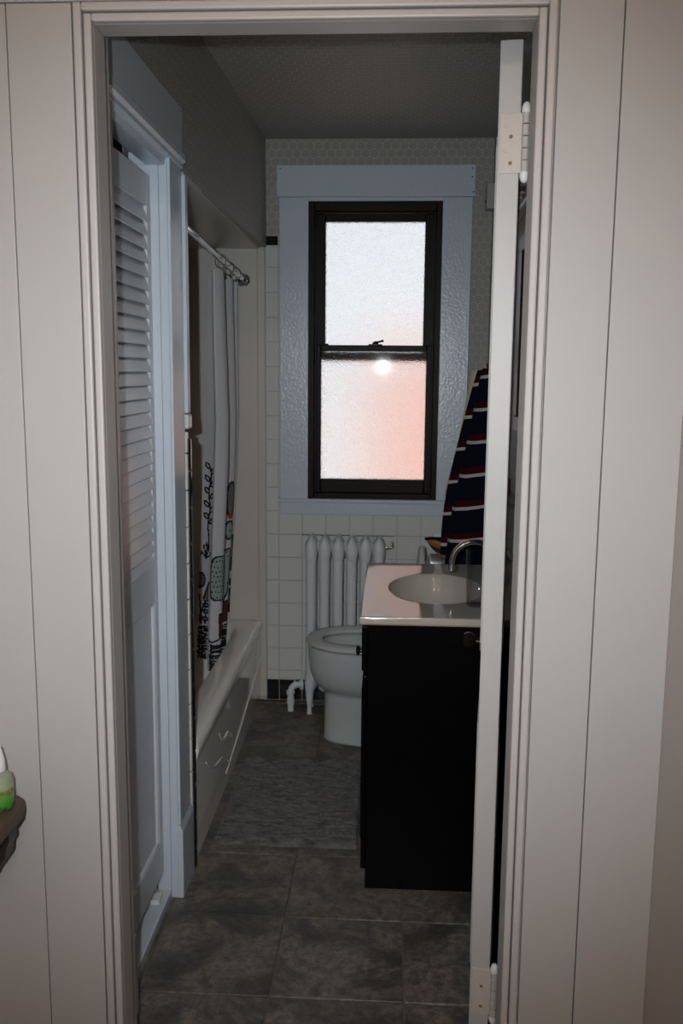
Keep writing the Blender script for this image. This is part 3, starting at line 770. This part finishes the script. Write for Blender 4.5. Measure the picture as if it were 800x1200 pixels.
part('dark_rim', bm, 'espresso', po, smooth=True)
bm = NEW()
for (x, y, z, r) in ((.19, 3.635, .838, .014), (.205, 3.625, .846, .013), (.225, 3.640, .85, .018), (.25, 3.625, .852, .02), (.28, 3.635, .852, .022)):
    add_lathe(bm, (x, y, z), [(.001, -r), (r*.7, -r*.7), (r, 0), (r*.7, r*.7), (.001, r)], 12)
part('white_lining', bm, 'white_plastic', po, smooth=True)

# ---- vanity cabinet
va = tag(empty('vanity_cabinet', (.17, 2.80, 0)), 'near-black wooden vanity cabinet under the beige sink top', 'cabinet')
for y0, y1 in ((2.456, 2.474), (3.127, 3.145)): part('side_panel', boxes((-.056, .405, y0, y1, 0, .8012), bevel=.002), 'espresso', va)
part('back_panel', boxes((.397, .405, 2.474, 3.127, 0, .8012)), 'espresso', va)
part('bottom_panel', boxes((-.04, .397, 2.474, 3.127, .06, .078)), 'espresso', va)
part('face_frame', boxes((-.056, -.04, 2.474, 3.127, 0, .062), (-.056, -.04, 2.474, 3.127, .64, .67), (-.056, -.04, 2.474, 3.127, .785, .8012), (-.056, -.04, 2.79, 2.81, .062, .785)), 'espresso', va)
for y0, y1 in ((2.459, 2.797), (2.803, 3.142)):
    dr = part('drawer', boxes((-.073, -.056, y0, y1, .662, .792), bevel=.003), 'espresso', va)
    yc = y0+.07 if y0 < 2.6 else (y0+y1)/2
    part('knob', add_lathe(NEW(), (-.073, yc, .70), [(.004, 0), (.006, -.002), (.006, -.006), (.014, -.010), (.015, -.014), (.010, -.018), (.002, -.019)], 18, axis='x'), 'bronze', dr, smooth=True)
    do = part('cabinet_door', boxes((-.070, -.056, y0, y1, .06, .648), bevel=.003), 'espresso', va)
    part('door_panel', boxes((-.074, -.069, y0+.06, y1-.06, .12, .59), bevel=.002), 'espresso', do)

# ---- countertop with moulded basin
ct = tag(empty('sink_top', (.165, 2.80, .8015)), 'glossy beige moulded sink top with oval basin on the dark vanity', 'sink')
X0, X1, Y0, Y1, ZT1, ZT0 = -.079, .4075, 2.440, 3.165, .826, .8018
EX, EY, EA, EB = .148, 2.80, .148, .198
n = 112; ang_ = [2*PI*k/n for k in range(n)]; outer = []
for a in ang_:
    dx, dy = math.cos(a), math.sin(a)
    tx = ((X1 if dx > 0 else X0)-EX)/dx if abs(dx) > 1e-9 else 1e9; ty = ((Y1 if dy > 0 else Y0)-EY)/dy if abs(dy) > 1e-9 else 1e9
    q = min(tx, ty); outer.append([EX+dx*q, EY+dy*q])
for cx in (X0, X1):
    for cyy in (Y0, Y1):
        kk = min(range(n), key=lambda i: (outer[i][0]-cx)**2+(outer[i][1]-cyy)**2); outer[kk] = [cx, cyy]
def oring(g, z): return [Vector((min(max(x, X0+g), X1-g), min(max(y, Y0+g), Y1-g), z)) for x, y in outer]
def er(k_, z, sx=0): return [Vector((EX+sx+EA*k_*math.cos(a), EY+EB*k_*math.sin(a), z)) for a in ang_]
bm = NEW()
add_loft(bm, [er(1.02, ZT0), oring(.004, ZT0), oring(0, ZT0+.005), oring(0, ZT1-.005), oring(.0015, ZT1-.0015), oring(.005, ZT1), oring(.0065, ZT1), er(1.075, ZT1), er(1.06, ZT1-.0002), er(1.015, ZT1-.001), er(1.0, ZT1-.004), er(.975, ZT1-.015), er(.94, ZT1-.045), er(.86, ZT1-.085), er(.70, ZT1-.118), er(.45, ZT1-.135), er(.14, ZT1-.142)], caps=False)
vs_ = [v for v in bm.verts]; bm.faces.new(vs_[-n:])
part('top', bm, 'counter', ct, smooth=True)
part('backsplash', boxes((.389, .4075, Y0, Y1, ZT1, .905), bevel=.004), 'counter', ct)
part('drain', add_lathe(NEW(), (EX, EY, ZT1-.141), [(.002, .001), (.018, .003), (.022, .001), (.022, -.002)], 18), 'chrome', ct, smooth=True)

# ---- faucet
fa = tag(empty('faucet', (.335, 2.80, .826)), 'chrome gooseneck faucet at the wall side of the sink', 'faucet')
part('base', add_lathe(NEW(), (.335, 2.80, .826), [(.032, 0), (.032, .006), (.024, .012), (.018, .03), (.016, .05)], 22), 'chrome', fa, smooth=True)
pts = [(.335, 2.80, .87), (.335, 2.80, .905)]
for k in range(13):
    th = PI*k/12; pts.append((.266+.069*math.cos(th), 2.80, .910+.066*math.sin(th)))
pts += [(.197, 2.80, .895)]
part('spout', add_tube(NEW(), pts, .009, 14), 'chrome', fa, smooth=True)
part('aerator', add_tube(NEW(), [(.197, 2.80, .884), (.197, 2.80, .902)], .0135, 14), 'chrome', fa, smooth=True)
bm = NEW(); add_tube(bm, [(.335, 2.82, .86), (.335, 2.85, .872), (.335, 2.90, .885)], [.009, .007, .006], 10); part('lever', bm, 'chrome', fa, smooth=True)

# ---- clear tumbler
tu = tag(finish('tumbler', add_lathe(NEW(), (.263, 2.598, .826), [(.001, 0), (.034, 0), (.036, .003), (.0405, .165), (.0393, .166), (.0350, .006), (.001, .005)], 32), 'clear', smooth=True), 'tall clear tumbler beside the sink, half hidden by the door edge', 'tumbler')

# ---- towels on the right wall
def hang(name, mat, zs, xl, xr, yc, hy, rip, n=72, parent=None, seed=0):
    bm = NEW(); secs = []
    for i, z in enumerate(zs):
        f = i/(len(zs)-1); a0, b0 = xl(f), xr(f); cx = (a0+b0)/2; hx = (b0-a0)/2; s = []
        for k in range(n):
            th = 2*PI*k/n; r = 1+rip*(.3+.7*f)*math.sin(7*th+seed+.8*f)+.35*rip*math.sin(13*th+seed*2)
            s.append(Vector((cx+hx*r*math.cos(th), yc(f)+hy(f)*r*math.sin(th), z+.006*math.sin(3*th)*f)))
        secs.append(s)
    add_loft(bm, secs); return finish(name, bm, mat, parent, smooth='all')
zs = [1.515-.757*k/40 for k in range(41)]
tw = tag(empty('striped_towel', (.31, 3.50, .757)), 'navy towel with red and white stripes hanging by the window', 'towel')
lerp = lambda a, b2, f: a+(b2-a)*f
def txl(f): return lerp(.345, .212, f**.9) + .008*math.sin(f*7)*f
hang('front_layer', 'towel', zs, txl, lambda f: lerp(.388, .398, f), lambda f: lerp(3.53, 3.47, f), lambda f: lerp(.018, .055, f**.8), .022, parent=tw)
hang('back_layer', 'towel_back', [z-.006 for z in zs[:39]], lambda f: txl(f)-.016-.014*math.sin(PI*f), lambda f: lerp(.37, .385, f), lambda f: lerp(3.555, 3.54, f), lambda f: lerp(.010, .022, f**.8), .02, parent=tw, seed=2)
cr_ = tag(hang('cream_towel', 'cream_cloth', [1.512-.50*k/30 for k in range(31)], lambda f: txl(f*.66)-.030+.004*math.sin(PI*f), lambda f: lerp(.375, .40, f), lambda f: 3.62, lambda f: lerp(.012, .025, f), .03, seed=4), 'narrow cream towel hanging behind the striped towel', 'towel')
hk = tag(empty('towel_hook', (.40, 3.56, 1.49)), 'small bronze wall hook holding the towels', 'hook')
part('plate', boxes((.401, .4078, 3.54, 3.58, 1.47, 1.55), bevel=.002), 'bronze', hk)
part('prong', add_tube(NEW(), [(.402, 3.56, 1.505), (.385, 3.56, 1.50), (.372, 3.56, 1.512), (.368, 3.56, 1.535)], [.006, .006, .006, .008], 10), 'bronze', hk, smooth=True)

# ---- bath mat
bm = NEW(); NXM, NYM = 150, 190; grid = []
MX0, MX1, MY0, MY1 = -.546, -.086, 2.670, 3.29
for j in range(NYM+1):
    row = []
    for i in range(NXM+1):
        u, v = i/NXM, j/NYM; x = lerp(MX0, MX1, u); y = lerp(MY0, MY1, v)
        e = min(u, 1-u)*(MX1-MX0); e2 = min(v, 1-v)*(MY1-MY0); ed = min(1, min(e, e2)/.014)
        h = .006+.018*math.sqrt(max(0, 1-(1-ed)**2))
        h += ed*(.007*mnoise.noise(Vector((x*30, y*90, 0)))+.005*mnoise.noise(Vector((x*70, y*160, 5))))
        if min(e, e2) < .02: x += .003*mnoise.noise(Vector((y*60, 0, 1))); y += .003*mnoise.noise(Vector((x*60, 3, 1)))
        row.append(bm.verts.new((x, y, max(.002, h))))
    grid.append(row)
for j in range(NYM):
    for i in range(NXM): bm.faces.new((grid[j][i], grid[j][i+1], grid[j+1][i+1], grid[j+1][i]))
be = [e for e in bm.edges if e.is_boundary]; r_ = bmesh.ops.extrude_edge_only(bm, edges=be)
for v in [g for g in r_['geom'] if isinstance(g, bmesh.types.BMVert)]: v.co.z = .0008
tag(finish('bath_mat', bm, 'mat', smooth='all'), 'charcoal grey plush bath mat on the floor beside the tub', 'bath mat')

# ---- things behind the door on the right wall
mi_ = tag(empty('wall_mirror', (.40, 2.68, 1.30)), 'brown wood framed mirror above the sink, glimpsed behind the door', 'mirror')
for nm, b2 in (('frame_bottom', (.384, .4078, 2.46, 2.90, 1.32, 1.365)), ('frame_top', (.384, .4078, 2.46, 2.90, 1.865, 1.91)), ('frame_side', (.384, .4078, 2.46, 2.51, 1.365, 1.865)), ('frame_side', (.384, .4078, 2.835, 2.90, 1.365, 1.865))):
    part(nm, boxes(b2, bevel=.004), 'wood_brown', mi_)
part('mirror_glass', boxes((.395, .399, 2.505, 2.84, 1.36, 1.87)), 'mirror', mi_)
vl = tag(empty('vanity_light', (.38, 2.9, 1.98)), 'pale bar light fixture above the mirror behind the door', 'light')
part('bar', boxes((.372, .4078, 2.66, 3.14, 1.985, 2.045), bevel=.006), 'closet', vl)
for y in (2.75, 2.9, 3.05): part('socket', add_lathe(NEW(), (.372, y, 2.015), [(.018, 0), (.016, -.012), (.012, -.016), (.003, -.017)], 14, axis='x'), 'steel', vl, smooth=True)
gs = tag(empty('glass_shelf', (.36, 2.93, 1.10)), 'narrow glass shelf on brackets below the mirror', 'shelf')
part('glass_plate', boxes((.305, .4078, 2.74, 3.10, 1.100, 1.107), bevel=.001), 'clear', gs)
for y in (2.78, 3.06): part('bracket', boxes((.35, .4078, y-.008, y+.008, 1.085, 1.1), bevel=.002), 'chrome', gs)
jb = tag(empty('perfume_bottle', (.36, 2.93, 1.107)), 'little amber bottle with chrome cap on the glass shelf', 'bottle')
part('glass_body', boxes((.340, .385, 2.90, 2.955, 1.107, 1.165), bevel=.005), plain('amber_bottle', (.20, .07, .03), .15), jb)
part('cap', add_lathe(NEW(), (.3625, 2.928, 1.165), [(.011, 0), (.011, .022), (.009, .025), (.002, .026)], 16), 'chrome', jb, smooth=True)
bx_ = tag(empty('wall_box', (.385, 3.90, 2.16)), 'small grey fixture box high on the wall right of the window', 'box')
part('cover', boxes((.372, .4078, 3.862, 3.93, 2.160, 2.262), bevel=.004), plain('grey_box_paint', (.36, .36, .34), .4), bx_)
part('slot', boxes((.370, .374, 3.88, 3.912, 2.19, 2.196)), 'dark', bx_)

# ---- hall: shelf, bracket, bottle, ceiling lamp
sh = tag(empty('hall_shelf', (-.73, 1.30, .55)), 'worn brown wooden shelf with rounded end on a dark bracket', 'shelf')
poly = [(-.80, 1.02), (-.663, 1.02)]
for k in range(9):
    th = PI/2*k/8; poly.append((-.700+.037*math.cos(th), 1.523+.037*math.sin(th)))
poly += [(-.80, 1.560)]
bm = NEW(); add_prism(bm, poly, 'z', .683, .713)
es = [e for e in bm.edges if abs(e.verts[0].co.z-e.verts[1].co.z) < 1e-6]
bmesh.ops.bevel(bm, geom=es, offset=.008, segments=3, affect='EDGES', profile=.5)
part('board', bm, 'shelf_wood', sh, smooth=True)
for y in (1.475, 1.06):
    bm = NEW(); add_prism(bm, [(-.80, .683), (-.672, .683), (-.671, .660), (-.677, .648), (-.679, .630), (-.692, .612), (-.702, .603), (-.708, .585), (-.725, .565), (-.74, .558), (-.77, .53), (-.80, .52)], 'y', y, y+.035)
    part('bracket', bm, 'bracket', sh)
bo = tag(empty('lotion_bottle', (-.697, 1.505, .713)), 'green bottle with white cap standing on the brown hall shelf', 'bottle')
ml, t, b = nt('green_bottle_label'); s_ = sep(t, geo_pos(t))
f = math_n(t, 'ADD', s_[2], math_n(t, 'MULTIPLY', math_n(t, 'SUBTRACT', noise(t, 70, 3, .6, geo_pos(t)), .5), .035))
t.links.new(ramp(t, math_n(t, 'DIVIDE', math_n(t, 'SUBTRACT', f, .713), .07), [(0, (.03, .05, .025)), (.14, (.05, .26, .03)), (.40, (.10, .30, .05)), (.48, (.16, .12, .04)), (.62, (.28, .36, .18)), (.85, (.24, .27, .2))]), b.inputs['Base Color'])
b.inputs['Roughness'].default_value = .25
part('body', add_lathe(NEW(), (-.697, 1.505, .713), [(.022, 0), (.0245, .004), (.0245, .052), (.0215, .062), (.013, .068), (.010, .070)], 24), ml, bo, smooth=True)
part('cap', add_lathe(NEW(), (-.697, 1.505, .783), [(.0115, 0), (.0125, .002), (.0115, .020), (.0075, .038), (.0055, .046), (.002, .047)], 20), 'white_plastic', bo, smooth=True)

la = tag(empty('ceiling_lamp', (.12, -.55, 2.4)), 'round frosted ceiling lamp in the hall behind the viewpoint', 'lamp')
part('base', add_lathe(NEW(), (.12, -.55, 2.49), [(.10, .029), (.10, .012), (.085, 0)], 28), 'chrome', la, smooth=True)
me_, t, b = nt('lit_lamp_glass'); b.inputs['Base Color'].default_value = (.9, .85, .8, 1)
b.inputs['Emission Color'].default_value = (1.0, .70, .52, 1); b.inputs['Emission Strength'].default_value = 100.0
part('glass_bowl', add_lathe(NEW(), (.12, -.55, 2.49), [(.09, 0), (.088, -.02), (.075, -.05), (.05, -.07), (.02, -.08), (.002, -.082)], 28), me_, la, smooth=True)
